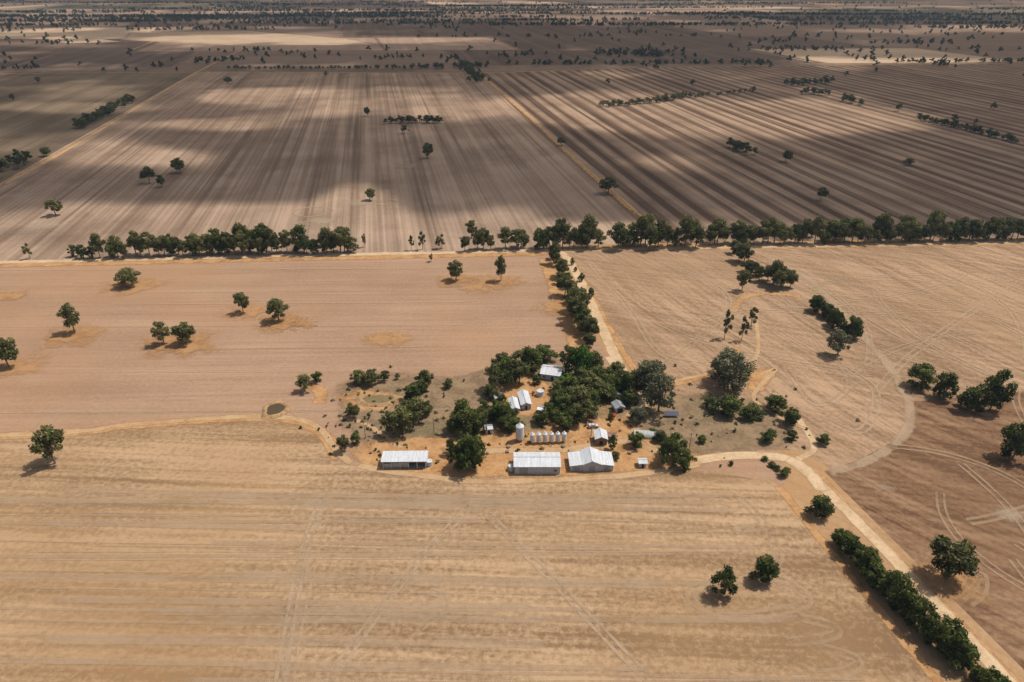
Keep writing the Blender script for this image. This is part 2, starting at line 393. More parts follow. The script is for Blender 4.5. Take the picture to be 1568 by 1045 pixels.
def tree_arrays(seed,kind,leaves,ls,nc=None):
    r=np.random.default_rng(seed); Vs=[];Qs=[];Ts=[];Ms=[];off=0
    def add(V,Q,t,m):
        nonlocal off
        Vs.append(V);Qs.append(Q+off);Ts.append(np.full(len(V),t) if np.isscalar(t) else t);Ms.append(np.full(len(Q),m));off+=len(V)
    zl,zh,cr=dict(gum=(.32,.86,.38),bush=(.14,.80,.36),sparse=(.30,.88,.36),weep=(.18,.78,.34))[kind]
    nc=nc or dict(gum=16,bush=17,sparse=9,weep=15)[kind]
    C=[]; lop=r.uniform(-.07,.07,2)
    for i in range(nc):
        ph=i*2.4+r.uniform(-.6,.6); zz=zl+(zh-zl)*((i+.5)/nc)+r.uniform(-.07,.07)
        f=(zz-zl)/(zh-zl); prof=math.sqrt(max(.12,1-(2*abs(f-.42))**2*.85))
        rad=cr*prof*math.sqrt(r.uniform(.2,1.0))*r.uniform(.8,1.2)
        C.append((rad*math.cos(ph)+lop[0],rad*math.sin(ph)+lop[1],zz,r.uniform(.085,.175)*(1.0 if kind!='sparse' else .9)))
    C.append((0,0,(zl+zh)/2,.18)); C.append((r.uniform(-.12,.12),r.uniform(-.12,.12),zh,.12))
    th=zl*.9+.05; tx,ty=r.uniform(-.04,.04,2)
    V,Q=tube((0,0,-.02),(tx,ty,th),.030,.020,7); add(V,Q,.5,1)
    V,Q=tube((tx,ty,th),(tx*1.5,ty*1.5,zh*.85),.020,.007,5); add(V,Q,.5,1)
    for c in C[:-2]:
        z0=min(th+r.uniform(-.05,.25)*(c[2]-th+.1),c[2]); V,Q=tube((tx,ty,max(.05,z0)),c[:3],.011,.003,4); add(V,Q,.5,1)
    per=leaves//len(C)
    for c in C:
        R=c[3]; k=int(per*(R/.14)**2)
        D=r.normal(size=(k,3)); D/=np.linalg.norm(D,axis=1)[:,None]
        rr=R*(r.uniform(.25,1.0,k)**.45)*(1+.28*np.sin(D[:,0]*7+seed)*np.cos(D[:,1]*6+D[:,2]*4))
        Pp=D*rr[:,None]
        Pp[:,2]*=(.72 if kind!='weep' else 1.25)
        Pp+=np.array(c[:3]); Pp[:,2]=np.maximum(Pp[:,2],.03)
        a=r.normal(size=(k,3)); a/=np.linalg.norm(a,axis=1)[:,None]
        if kind=='weep': a[:,2]=a[:,2]*.5
        b=np.cross(a,D+r.normal(size=(k,3))*.35); b/=np.linalg.norm(b,axis=1)[:,None]+1e-9
        s=(ls*r.uniform(.6,1.3,k))[:,None]
        Vq=np.stack([Pp-a*s,Pp-b*s*.55,Pp+a*s,Pp+b*s*.55],1).reshape(-1,3)
        Qq=np.arange(k*4).reshape(-1,4)
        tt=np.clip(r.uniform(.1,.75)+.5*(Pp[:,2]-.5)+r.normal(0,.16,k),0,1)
        add(Vq,Qq,np.repeat(tt,4),0)
    return np.concatenate(Vs),np.concatenate(Qs),np.concatenate(Ts),np.concatenate(Ms)
TM={}
for kk,(kind,cnt,mat) in enumerate((('gum',6,LG),('bush',6,LB),('sparse',3,LG),('weep',2,LW))):
    TM[kind]=[]
    for i in range(cnt):
        a=tree_arrays(i*13+kk*101+5,kind,2800 if kind!='sparse' else 1700,.036)
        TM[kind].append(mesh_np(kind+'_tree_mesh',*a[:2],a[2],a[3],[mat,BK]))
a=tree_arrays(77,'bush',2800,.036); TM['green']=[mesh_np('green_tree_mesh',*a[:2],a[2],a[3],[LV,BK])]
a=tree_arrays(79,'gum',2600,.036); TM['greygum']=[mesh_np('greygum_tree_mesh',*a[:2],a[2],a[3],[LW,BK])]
NM=dict(gum='gum_tree',bush='pepper_tree',sparse='sparse_gum_tree',weep='willow_tree',green='broadleaf_tree',greygum='grey_gum_tree')
def tree(kind,u,v,w,h=None,name=None,dark=None):
    h=h or w; vb=v-.16*w*(1 if kind in('bush','weep','green') else .5)
    x,y=W(u,vb); th=math.atan2(H,y); m=M(vb)
    hh=math.sqrt(max(h*h-(w*math.sin(th)*.85)**2,(.55*h)**2))/math.cos(th)*m*1.08
    hh=max(hh,.62*w*m); ww=w*m*1.15
    o=bpy.data.objects.new(name or NM[kind],random.choice(TM[kind]))
    o.location=(x,y,.0); o.rotation_euler=(0,0,random.uniform(0,6.28)); o.scale=(ww*random.uniform(.92,1.08),ww*random.uniform(.92,1.08),hh)
    link(o)
# solitary paddock trees
for t in ((86,332,24,25),(229,283,24,25),(248,288,16,18),(276,267,22,22),(567,309,20,18),(655,244,18,22),(563,179,11,13),(860,225,15,13),
          (931,300,27,25),(1203,250,19,17),(1256,309,16,20),(1389,255,16,11),(72,241,17,14),(350,130,15,10)):
    tree('gum',*t)
for t in ((203,441,36,28),(115,513,36,44),(251,530,30,35),(287,530,38,34),(373,481,26,32),(427,494,34,34),(15,566,38,44),(698,432,27,30),(767,433,24,38),(85,714,50,56)):
    tree('gum',*t)
    if t[0]!=85: halo(t[0]+4,t[1]-2,t[2]/26)
halo(590,520,1.1); halo(740,435,1.3); halo(5,455,1.0); halo(455,495,.9); halo(105,520,1.2); halo(860,470,1.2); halo(440,497,1.0); halo(270,528,1.5)
for t in ((661,402,9,12),(47,398,14,22),(559,380,9,20),(630,384,10,22)): tree('sparse',*t)
for t in ((1109,520,18,40),(1135,523,16,34),(1150,502,20,28)): tree('sparse',*t)
for t in ((1410,600,48,42),(1445,617,36,44),(1482,637,44,40),(1515,635,46,64),(1550,708,44,56),(1110,917,44,48),(1165,897,46,44),(1250,797,46,38)):
    tree('bush',*t)
tree('gum',1448,893,72,66)
halo(1448,890,1.6)
# belts built of individual trees
def belt(pts,step,w,h,kinds=('gum',),jit=3,n=None):
    for (a,b) in zip(pts[:-1],pts[1:]):
        L_=math.hypot(b[0]-a[0],b[1]-a[1]); k=max(1,int(L_/step))
        for i in range(k):
            t=(i+random.uniform(0,.7))/k
            s=random.uniform(.62,1.2)
            tree(random.choice(kinds),a[0]+(b[0]-a[0])*t+random.uniform(-jit,jit),a[1]+(b[1]-a[1])*t+random.uniform(-jit,jit)*.6,w*s,h*s*random.uniform(.85,1.15))
G=('gum','gum','gum','bush')
belt([(112,397),(205,397)],12,24,33,G); belt([(205,393),(310,393)],10,26,34,G,4); belt([(300,393),(430,391)],8,28,37,G,4)
belt([(435,388),(458,387)],14,22,36,G); belt([(463,392),(548,388)],9,28,34,G,4)
belt([(645,384),(690,383)],12,14,22,('sparse',)); belt([(707,388),(735,386)],14,22,28,G); tree('gum',722,366,22,26)
belt([(738,384),(808,382)],13,23,30,G); belt([(820,386),(920,382)],9,28,37,G,4); belt([(945,384),(1072,379)],10,30,38,G,4); tree('gum',988,378,34,46)
belt([(1080,378),(1238,374)],9,27,33,G,3); belt([(1245,376),(1330,373)],9,29,35,G,3); belt([(1335,374),(1475,371)],9,27,33,G,3); belt([(1480,371),(1640,368)],9,27,32,G,3)
belt([(1080,366),(1568,360)],34,18,18,G,3)
belt([(845,395),(863,440)],8,24,30,G,4); belt([(863,440),(885,490)],8,30,34,G,4); belt([(884,490),(906,540)],8,34,40,G,5)
belt([(872,398),(912,470)],16,10,13,('bush',),2)
belt([(1125,388),(1135,405),(1160,432),(1215,446)],8,26,28,G,5); tree('gum',1136,448,24,32); tree('gum',1190,446,26,30)
belt([(1243,475),(1265,492),(1290,512),(1312,528)],8,26,30,('bush',),5); tree('greygum',1282,547,38,40)
tree('weep',1100,592,44,50);tree('weep',1115,608,56,64);tree('weep',1108,580,44,44)
belt([(1278,835),(1340,905),(1400,965),(1500,1060),(1600,1160)],15,43,42,('bush',),3)
for t in ((1110,645,48,36),(1088,628,26,20),(1150,648,40,24),(1187,634,36,28),(1205,655,30,28),(1175,680,28,22),(1213,677,20,18),(1259,683,20,18),(1170,708,12,9),(1182,716,14,10),(1200,732,20,16),(1075,680,16,14),(1118,714,8,8),(1190,722,12,10)):
    tree('bush',*t,name='shrub')
for t in ((468,602,26,26),(487,588,20,18),(548,592,26,24),(570,592,36,26),(590,586,20,18),(609,582,10,10),(652,592,26,24),(686,597,18,16),(634,618,32,28),(645,605,24,22),
          (541,642,24,22),(600,668,34,36),(618,668,46,44),(642,652,40,40),(655,640,24,24),(546,682,18,20),(528,694,22,26),(625,640,28,26)):
    tree(random.choice(('bush','gum')),*t)
for t in ((708,660,36,44),(715,672,42,46),(698,668,28,32),(712,724,42,50),(728,728,42,54),(718,716,36,46),(735,668,26,30)): tree('bush',*t)
for t in ((758,600,36,42),(775,595,38,46),(768,572,32,30),(795,590,36,36),(812,575,42,40),(832,560,38,30),(803,566,38,32),(870,575,32,42),(905,575,38,34),(940,588,32,32),(960,612,36,42),
          (852,630,34,32),(868,642,36,34),(890,634,42,40),(915,616,42,32),(832,655,24,24),(862,660,30,28),(880,652,34,32),(768,655,38,36),(780,665,32,30),(750,648,28,24),
          (900,642,26,24),(875,612,38,34),(855,604,28,22),(965,625,30,28),(742,640,24,26),(785,645,18,18),(820,648,16,14),(900,605,38,36),(925,606,38,34),(770,620,16,16),(935,645,12,12),(822,590,16,16),(912,592,34,30),
          (735,655,28,30),(880,624,34,32),(842,642,24,24),(933,594,30,28),(955,600,30,30),(790,660,22,20),(760,640,26,26),(888,600,34,34),(932,618,26,24),(908,626,30,28),(750,615,24,26),(948,606,24,26),(850,650,22,22)):
    tree(random.choice(('bush','bush','gum')),*t)
tree('green',885,585,42,54); tree('green',893,565,30,28); tree('green',868,600,26,26)
for t in ((985,610,50,54),(1008,635,52,62),(995,585,42,34),(975,600,34,34),(978,650,28,26)): tree('greygum',*t)
for t in ((1018,716,40,46),(1047,722,34,34),(1030,705,40,40),(975,689,28,26),(1008,680,24,20),(942,706,14,14),(938,690,14,24),(692,700,20,26),(1000,668,16,12)): tree('bush',*t)
# distant trees as single masses
lod=[tree_arrays(500+i,'gum',330,.075,nc=6) for i in range(4)]
lodf=[tree_arrays(600+i,'bush',60,.17,nc=3) for i in range(5)]
def mass(name,items,src,lm=LG):
    Vs=[];Qs=[];Ts=[];Ms=[];off=0
    for (x,y,w,h) in items:
        V,Q,T_,M_=src[random.randrange(len(src))]; t=random.uniform(0,6.28); c,s=math.cos(t),math.sin(t)
        N=np.stack([(V[:,0]*c-V[:,1]*s)*w+x,(V[:,0]*s+V[:,1]*c)*w+y,V[:,2]*h],1)
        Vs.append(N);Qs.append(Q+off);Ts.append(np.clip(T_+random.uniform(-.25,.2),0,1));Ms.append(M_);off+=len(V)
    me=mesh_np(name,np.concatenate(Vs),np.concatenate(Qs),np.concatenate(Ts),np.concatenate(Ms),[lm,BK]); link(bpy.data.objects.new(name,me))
def bl(pts,stepm,wid,hm=11,wm=11):
    out=[]
    P=[W(*q) for q in pts]
    for a,b in zip(P[:-1],P[1:]):
        L_=math.hypot(b[0]-a[0],b[1]-a[1]); k=max(2,int(L_/stepm))
        for i in range(k):
            t=(i+random.random())/k; s=random.uniform(.7,1.25)
            out.append((a[0]+(b[0]-a[0])*t+random.gauss(0,wid),a[1]+(b[1]-a[1])*t+random.gauss(0,wid),wm*s,hm*s))
    return out
I=[]
I+=bl([(590,189),(682,188)],4,3,9,11)+bl([(120,199),(160,178),(203,154)],4,4,11,12)+bl([(-60,300),(0,268),(42,246)],6,6,12,13)
I+=bl([(920,164),(985,160),(1060,149)],3.5,5,8,11)+bl([(1060,150),(1150,141)],8,5,6,8)+bl([(1115,226),(1145,237)],3,4,10,11)
I+=bl([(1205,132),(1270,128)],4,9,12,14)+bl([(1225,145),(1270,147)],4,5)+bl([(1292,155),(1320,162)],4,5)+bl([(1405,184),(1470,198),(1555,220)],3.5,3,8,10)
I+=bl([(1460,190),(1485,192)],8,6,12,12)+bl([(350,107),(650,106)],6,4,8,10)+bl([(640,106),(750,104)],5,8,12,13)+bl([(708,100),(722,116),(740,128)],5,8,11,12)
for (u,v) in ((1153,143),(1375,171),(1520,169),(1060,132),(1340,112),(1568,120),(160,112),(60,128),(500,118),(10,100),(1440,100),(930,130),(620,205),(210,112),(1295,118),(20,155)): I+=[(*W(u,v),13,12)]
mass('shelterbelt_trees',I,lod)
def pale(u,v): return 160<u<630 and 45<v<78
I=[]
I+=bl([(915,82),(1030,88)],6,22,13,16)+bl([(935,84),(1025,80)],6,30,13,16)+bl([(310,96),(370,92)],6,10,11,13)+bl([(1200,76),(1290,78)],7,10,11,13)+bl([(1420,98),(1460,104)],8,8)
I+=bl([(1350,68),(1450,66)],7,30,12,14)+bl([(0,108),(55,106)],8,12)+bl([(230,104),(262,102)],8,8)+bl([(385,80),(480,84)],14,50,12,13)+bl([(190,47),(420,46)],12,14,12,13)+bl([(560,92),(640,88)],10,10)
for i in range(340):
    y=random.uniform(1500,3000); x=random.uniform(-.85,.85)*y; u,v=UV(x,y)
    if (v>104 and 300<u<1000) or pale(u,v): continue
    s=random.uniform(.7,1.3); I.append((x,y,14*s,13*s))
for i in range(20):
    y=random.uniform(1650,3000); x=random.uniform(-.85,.85)*y; u,v=UV(x,y)
    if pale(u,v): continue
    for j in range(random.randint(3,12)):
        s=random.uniform(.7,1.2); I.append((x+random.gauss(0,60),y+random.gauss(0,18),13*s,12*s))
F2=[]
for (a,b) in edges:
    L_=math.hypot(b[0]-a[0],b[1]-a[1]); dens=random.choice((9,11,18,40)); t0=random.uniform(0,.4); t1=random.uniform(.55,1)
    for j in range(int(L_*(t1-t0)/dens)):
        t=random.uniform(t0,t1); s=random.uniform(.7,1.2); it=(a[0]+(b[0]-a[0])*t+random.gauss(0,6),a[1]+(b[1]-a[1])*t+random.gauss(0,6),14*s,11*s)
        if pale(*UV(it[0],it[1])): continue
        (I if it[1]<3000 else F2).append(it)
mass('distant_trees',I,lodf,LD)
I=F2
for i in range(85):
    y=2900*math.exp(random.uniform(0,1.3)); x=random.uniform(-.85,.85)*y; ln=random.uniform(200,1500)
    for j in range(int(ln/11)):
        t=random.random()*ln; I.append((x+t*math.cos(AR)+random.gauss(0,7),y+t*math.sin(AR)+random.gauss(0,12),random.uniform(13,18),random.uniform(10,14)))
for i in range(900):
    y=2900*math.exp(random.uniform(0,1.2)); x=random.uniform(-.9,.9)*y; s=random.uniform(.7,1.3); I.append((x,y,16*s,13*s))
for i in range(26):
    y=random.choice((random.uniform(2800,4000),3000*math.exp(random.uniform(0,1.2)))); x=random.uniform(-.9,.9)*y
    for j in range(150): I.append((x+random.gauss(0,330),y+random.gauss(0,30),16,13))
mass('horizon_woodland',I,lodf,LD)
# low scrub around the homestead
I=[]
for i in range(320):
    u=random.choice((random.gauss(620,70),random.gauss(1100,70),random.gauss(860,70),random.gauss(570,40))); v=random.gauss(640,32)
    if 735<v or v<560: continue
    x,y=W(u,v); s=random.uniform(.5,1.9); I.append((x,y,s*1.5,s*.9))
mass('low_scrub',I,lodf,LG)
T.done()

# ---------------------------------------------------------------- buildings
white=plain('white_roof_metal',(.56,.58,.60),.45,.0,.18,spec=.4,corr=0)
grey=plain('galvanised_metal',(.36,.385,.405),.4,.3,.18,spec=.5,corr=0)
wallw=plain('white_wall_sheet',(.43,.455,.475),.6,.0,.12,corr=0)
wallc=plain('cream_wall',(.45,.38,.29),.8)
brick=plain('brown_wall',(.28,.17,.11),.85,sc=4)
droof=plain('weathered_roof',(.22,.20,.18),.7,.0,.2,corr=0)
rroof=plain('rusty_roof',(.30,.18,.13),.8,.0,.25,corr=0)
dark=plain('painted_interior_shade',(.03,.03,.032),.8)  # interior shade put into the panel colour; no real hole in the wall
doorm=plain('roller_door',(.27,.295,.315),.6)
glass=plain('window_glass',(.05,.07,.09),.1,spec=.8)
steel=plain('tank_steel',(.58,.60,.61),.45,.0,.08)
wood=plain('weathered_timber',(.22,.17,.12),.9,sc=5)
concrete=plain('concrete_pad',(.36,.33,.29),.9)
solar=plain('solar_cells',(.02,.03,.08),.2,spec=.6)
rubber=plain('tyre_rubber',(.02,.02,.02),.9)
def empty(name,u,v,rot=0.0):
    e=bpy.data.objects.new(name,None); e.empty_display_size=1; x,y=W(u,v); e.location=(x,y,.2); e.rotation_euler=(0,0,math.radians(rot)); S.collection.objects.link(e); return e
def box(n,par,c,s,mat,tilt=0.0):
    V=[];cx,cy,cz=c
    for k in (-.5,.5):
        for j in (-.5,.5):
            for i in (-.5,.5):
                x,y,z=i*s[0],j*s[1],k*s[2]
                y,z=y*math.cos(tilt)-z*math.sin(tilt),y*math.sin(tilt)+z*math.cos(tilt)
                V.append((cx+x,cy+y,cz+z))
    return mesh_py(n,V,[(0,2,3,1),(4,5,7,6),(0,1,5,4),(2,6,7,3),(0,4,6,2),(1,3,7,5)],mat,par)
def prism(n,par,prof,l,axis,mat,c=(0,0,0)):
    """profile (a,z) extruded by l along axis"""
    N=len(prof); V=[]
    for s in (-.5,.5):
        for a,z in prof:
            V.append((c[0]+a,c[1]+s*l,c[2]+z) if axis=='y' else (c[0]+s*l,c[1]+a,c[2]+z))
    Fc=[tuple(range(N)),tuple(range(2*N-1,N-1,-1))]+[(i,(i+1)%N,N+(i+1)%N,N+i) for i in range(N)]
    return mesh_py(n,V,Fc,mat,par)
def gable(name,u,v,w,d,h,r,rot=0,ridge='x',roof=None,wall=None,doors=(),wins=(),par=None,c=(0,0),o=.4,dm=None):
    e=par or empty(name,u,v,rot); roof=roof or white; wall=wall or wallw
    a,l=(d,w) if ridge=='x' else (w,d); hw=a/2; x0,y0=c
    prism('walls',e,[(-hw,-.3),(hw,-.3),(hw,h),(0,h+r),(-hw,h)],l,ridge,wall,(x0,y0,0))
    sl=r/hw; t=.14
    for k,nm in ((-1,'roof_west'),(1,'roof_east')):
        prism(nm,e,[(0,h+r+.03),(k*(hw+o),h-sl*o+.03),(k*(hw+o),h-sl*o+.03+t),(0,h+r+.03+t)],l+2*o,ridge,roof,(x0,y0,0))
    cap=box('ridge_cap',e,(x0,y0,h+r+.03+t+.06),((l+2*o,.5,.1) if ridge=='x' else (.5,l+2*o,.1)),roof)
    for i,(x,dw,dh) in enumerate(doors): box('door_%d'%(i+1),e,(x0+x,y0-d/2-.03,dh/2),(dw,.06,dh),dm or dark)
    for i,(x,z,ww,wh) in enumerate(wins):
        box('window_%d'%(i+1),e,(x0+x,y0-d/2-.03,z),(ww,.06,wh),glass)
    return e
# open machinery shed
e=empty('open_machinery_shed',621,711,1)
box('back_wall',e,(0,2.9,1.8),(18,.12,3.5),grey); box('side_wall_left',e,(-9.06,0,1.8),(.12,5.9,3.5),wallw); box('side_wall_right',e,(9.06,0,1.8),(.12,5.9,3.5),wallw)
prism('roof',e,[(-3.4,3.6),(3.4,4.0),(3.4,4.15),(-3.4,3.75)],19,'x',white)
box('fascia',e,(0,-3.0,3.35),(18,.1,.4),grey)
for i in range(6): box('post_%d'%(i+1),e,(-8.7+i*3.48,-2.9,1.5),(.25,.25,3.5),steel)
for i in range(3): box('sheet_wall_%d'%(i+1),e,(-6.96+i*3.48,-2.75,1.2+.2*i),(3.1,.06,2.4),grey)
box('floor',e,(0,0,.03),(17.9,5.7,.06),concrete)
for i,x in enumerate((-6.5,-2,2.5,6.3)): prism('stored_machine_%d'%(i+1),e,[(-1.6,.3),(1.6,.3),(1.6,1.4),(.4,1.6),(.1,2.3),(-1.2,2.3),(-1.6,1.2)],2.0,'y',rroof if i%2 else droof,(x,.6,0))
# long white shed
e=gable('long_white_shed',822,716,18.5,9,3.9,1.3,0,'x',white,wallw,doors=((-5.6,3.6,3.2),),wins=((7.4,1.8,1.2,1.0),),dm=doorm)
# gabled workshop with lean-to wings
e=gable('gabled_workshop',904,712,7.4,9,3.6,1.7,1,'y',white,wallw,doors=((0,2.6,2.8),),dm=doorm)
for k,nm in ((-1,'left'),(1,'right')):
    prism('wing_walls_'+nm,e,[(k*3.72,-.3),(k*8.8,-.3),(k*8.8,2.7),(k*3.72,3.45)],8.4,'y',wallw)
    prism('wing_roof_'+nm,e,[(k*3.72,3.5),(k*9.2,2.68),(k*9.2,2.82),(k*3.72,3.64)],9.2,'y',white)
    box('wing_door_'+nm,e,(k*6.4,-4.24,1.2),(2.6,.06,2.2),doorm)
def lathe(n,par,prof,mat,c=(0,0,0),seg=28):
    V=[];Fc=[]
    for r,z in prof:
        for i in range(seg):
            t=2*math.pi*i/seg; V.append((c[0]+r*math.cos(t),c[1]+r*math.sin(t),c[2]+z))
    for k in range(len(prof)-1):
        for i in range(seg):
            j=(i+1)%seg; Fc.append((k*seg+i,k*seg+j,(k+1)*seg+j,(k+1)*seg+i))
    return mesh_py(n,V,Fc,mat,par,smooth=False)
def silo(u,v,r,h,name='grain_silo'):
    e=empty(name,u,v); lo=.7
    lathe('barrel',e,[(.25,.4),(r,lo+.6),(r,h)]+[(0.001,h)],steel)
    lathe('cone_roof',e,[(r+.08,h-.02),(r+.08,h+.04),(.3,h+r*.75),(.3,h+r*.75+.25),(.001,h+r*.75+.25)],steel)
    for i in range(int((h-2)/1.0)): lathe('rib_%d'%i,e,[(r+.01,lo+1.3+i),(r+.04,lo+1.33+i),(r+.01,lo+1.36+i)],steel)
    for i in range(6):
        t=i*math.pi/3; box('leg_%d'%i,e,(r*.93*math.cos(t),r*.93*math.sin(t),.6),(.12,.12,1.6),grey)
    box('ladder',e,(0,-r-.12,h/2+.4),(.3,.05,h-1),steel)
silo(796,675,1.75,7.6)
for i in range(6): silo(815+i*9.7,679-i*.3,.98,4.6,'small_grain_silo')
def tank(u,v,r,h,mat=steel,name='water_tank'):
    e=empty(name,u,v); lathe('wall',e,[(r,-.2),(r,h)],mat); lathe('lid',e,[(r+.05,h),(r+.05,h+.05),(.3,h+.3),(.001,h+.32)],mat); box('hatch',e,(r*.4,0,h+.28),(.6,.6,.15),grey)
    for i in range(3): lathe('band_%d'%i,e,[(r+.01,h*(i+1)/4),(r+.04,h*(i+1)/4+.05),(r+.01,h*(i+1)/4+.1)],grey)
tank(658,713,1.2,2.2); tank(783,720,1.3,2.2); tank(778,640,1.5,2.4); tank(852,588,1.2,2.0); tank(912,640,1.3,2.0,wallc); tank(827,606,1.7,2.6,white)
# farmhouse & outbuildings
gable('farmhouse',845,576,10,9,3.2,1.9,-14,'x',white,wallw,doors=((1,1.1,2.1),),wins=((-3,1.6,1.6,1.2),(3.4,1.6,1.4,1.2)))
gable('long_cottage',803,618,4.6,11,2.8,1.0,8,'y',white,wallw,doors=((0,1,2.1),)); gable('narrow_shed',787,626,3.8,9,2.6,.9,8,'y',white,wallw,doors=((0,1.6,2.1),))
gable('homestead_house',915,602,9,7,3.0,1.5,-12,'x',droof,wallc,doors=((0,1.1,2.1),),wins=((-3,1.6,1.8,1.2),(3,1.6,1.8,1.2)))
gable('cottage',940,610,5,5.5,2.8,1.2,20,'y',grey,wallc,doors=((0,1,2.1),),wins=((-1.8,1.6,1.0,1),))
gable('garage',946,628,4.4,5,2.6,1.0,15,'y',grey,wallw,doors=((0,2.6,2.2),))
gable('brick_store',919,676,5,6,3.2,1.1,0,'y',white,brick,doors=((0,1.4,2.2),))
gable('timber_shed',858,614,6,5,2.8,1.2,-10,'x',rroof,brick,doors=((0,2,2.2),))
gable('small_hut',983,713,3.0,3,2.2,.6,0,'x',white,wallw,doors=((0,1,1.8),))
gable('pump_shed',748,662,3.0,3.2,2.6,.6,10,'x',grey,wallw,doors=((0,1,1.9),))
gable('chook_shed',762,612,4,3,2.0,.5,30,'x',grey,wood,doors=((0,1,1.7),))
gable('garden_shed',830,632,3.2,3,2.2,.6,-20,'x',grey,wallc,doors=((0,1,1.8),))
gable('stock_shelter',937,672,3,3,2.2,.7,0,'x',rroof,wood,doors=((0,1.5,1.8),))
# poly tunnel
e=empty('poly_tunnel',991,668,-6)
prism('cover',e,[(2.6*math.cos(t),2.2*math.sin(t)) for t in np.linspace(0,math.pi,12)],12,'x',plain('milky_sheet',(.36,.38,.36),.5))
for i in range(6): prism('hoop_%d'%i,e,[(2.66*math.cos(t),2.26*math.sin(t)) for t in np.linspace(0,math.pi,12)],.12,'x',steel,(-5.9+i*2.36,0,0))
# solar array
e=empty('solar_array',1028,638,0)
for j in range(2):
    for i in range(6): box('panel_%d_%d'%(j,i),e,(-2.75+i*1.1,-.6+j*1.1,1.25+j*.6),(1.05,1.2,.06),solar,tilt=math.radians(28))
for x in (-3,0,3): box('leg_%.0f'%x,e,(x,.1,.7),(.12,.12,1.9),steel)
# vehicles
def car(name,u,v,rot,col,kind='ute'):
    e=empty(name,u,v,rot); m=plain(name+'_paint',col,.25,.0,.03,spec=.6)
    prof=[(-2.4,.4),(2.4,.4),(2.45,.8),(2.25,1.0),(1.1,1.1),(.5,1.7),(-.9 if kind=='ute' else -2.1,1.75),(-1.1 if kind=='ute' else -2.4,1.1),(-2.4,1.05)]
    N=len(prof);V=[(a,-.88,z) for a,z in prof]+[(a,.88,z) for a,z in prof]
    mesh_py('body',V,[tuple(range(N)),tuple(range(2*N-1,N-1,-1))]+[(i,(i+1)%N,N+(i+1)%N,N+i) for i in range(N)],m,e)
    for s in (-1,1):
        box('side_window_%d'%s,e,(-.2,s*.89,1.4),(1.2,.03,.4),glass)
        for q in (-1.5,1.5):
            V=[];
            for k in (-.1,.1):
                for i in range(12): t=i*math.pi/6; V.append((q+.36*math.cos(t),s*.86+k,.36+.36*math.sin(t)))
            mesh_py('wheel_%d_%d'%(s,q),V,[tuple(range(12)),tuple(range(23,11,-1))]+[(i,(i+1)%12,12+(i+1)%12,12+i) for i in range(12)],rubber,e)
    box('windscreen',e,(.84,0,1.42),(.05,1.5,.55),glass)
car('red_ute',938,640,70,(.45,.04,.02)); car('white_wagon',908,655,10,(.5,.5,.5),'wagon')
# utility poles
for (u,v) in ((665,668),(745,668),(960,690),(1055,690),(560,672),(905,668)):
    e=empty('utility_pole',u,v,10); lathe('pole',e,[(.16,-.3),(.11,9),(.001,9)],wood,seg=8); box('crossarm',e,(0,0,8.4),(2.0,.12,.14),wood)
    for k in (-.8,0,.8): box('insulator_%.0f'%(k*10),e,(k,0,8.6),(.1,.1,.22),concrete)
# a few stacks of pallets by the sheds
for i in range(9):
    u=random.choice((random.gauss(590,30),random.gauss(950,30),random.gauss(820,40))); v=random.uniform(676,696)
    e=empty('pallet_stack',u,v,random.uniform(0,180)); s=random.uniform(.8,1.4)
    for k in range(3): box('deck_%d'%k,e,(0,0,.1+k*.3-.1),(s*1.2,s,.12),random.choice((wood,rroof))); box('bearer_%d'%k,e,(0,0,.1+k*.3+.02),(s*1.1,.2,.16),wood)
# dams
def dam(name,u,v,rx,ry,wc):
    x,y=W(u,v); e=bpy.data.objects.new(name,None); e.location=(x,y,0); S.collection.objects.link(e)
    seg=40; V=[];Fc=[]; rs=[(1.7,.2),(1.45,.7),(1.25,.95),(1.12,.8),(.95,.3)]
    for k,(q,z) in enumerate(rs):
        for i in range(seg):
            t=2*math.pi*i/seg; w=1+.07*math.sin(3*t+u)+.05*math.sin(5*t); V.append((rx*q*w*math.cos(t),ry*q*w*math.sin(t),z+(.1*math.sin(4*t) if 0<k<4 else 0)))
    for k in range(len(rs)-1):
        for i in range(seg): j=(i+1)%seg; Fc.append((k*seg+i,k*seg+j,(k+1)*seg+j,(k+1)*seg+i))
    gg=NT(name+'_bank'); pp=gg.pos(); mm=gg.out(gg.diff(gg.mix(gg.mr(gg.noise(pp,.5,5,.7),.35,.65),(.24,.15,.08),(.42,.27,.14))))
    mesh_py('bank',V,Fc,mm,e,smooth=True)
    gw=NT(name+'_water'); wm=gw.out(gw.bsdf(gw.mix(gw.noise(gw.pos(),.15,3),wc,tuple(c*1.6 for c in wc)),.6,spec=.08))
    mesh_py('water',[(rx*1.08*math.cos(2*math.pi*i/seg),ry*1.08*math.sin(2*math.pi*i/seg),.55) for i in range(seg)],[tuple(range(seg))],wm,e)
dam('farm_dam',422,628,3.9,4.6,(.06,.045,.025)); dam('muddy_dam',578,613,7.0,3.4,(.14,.105,.05))

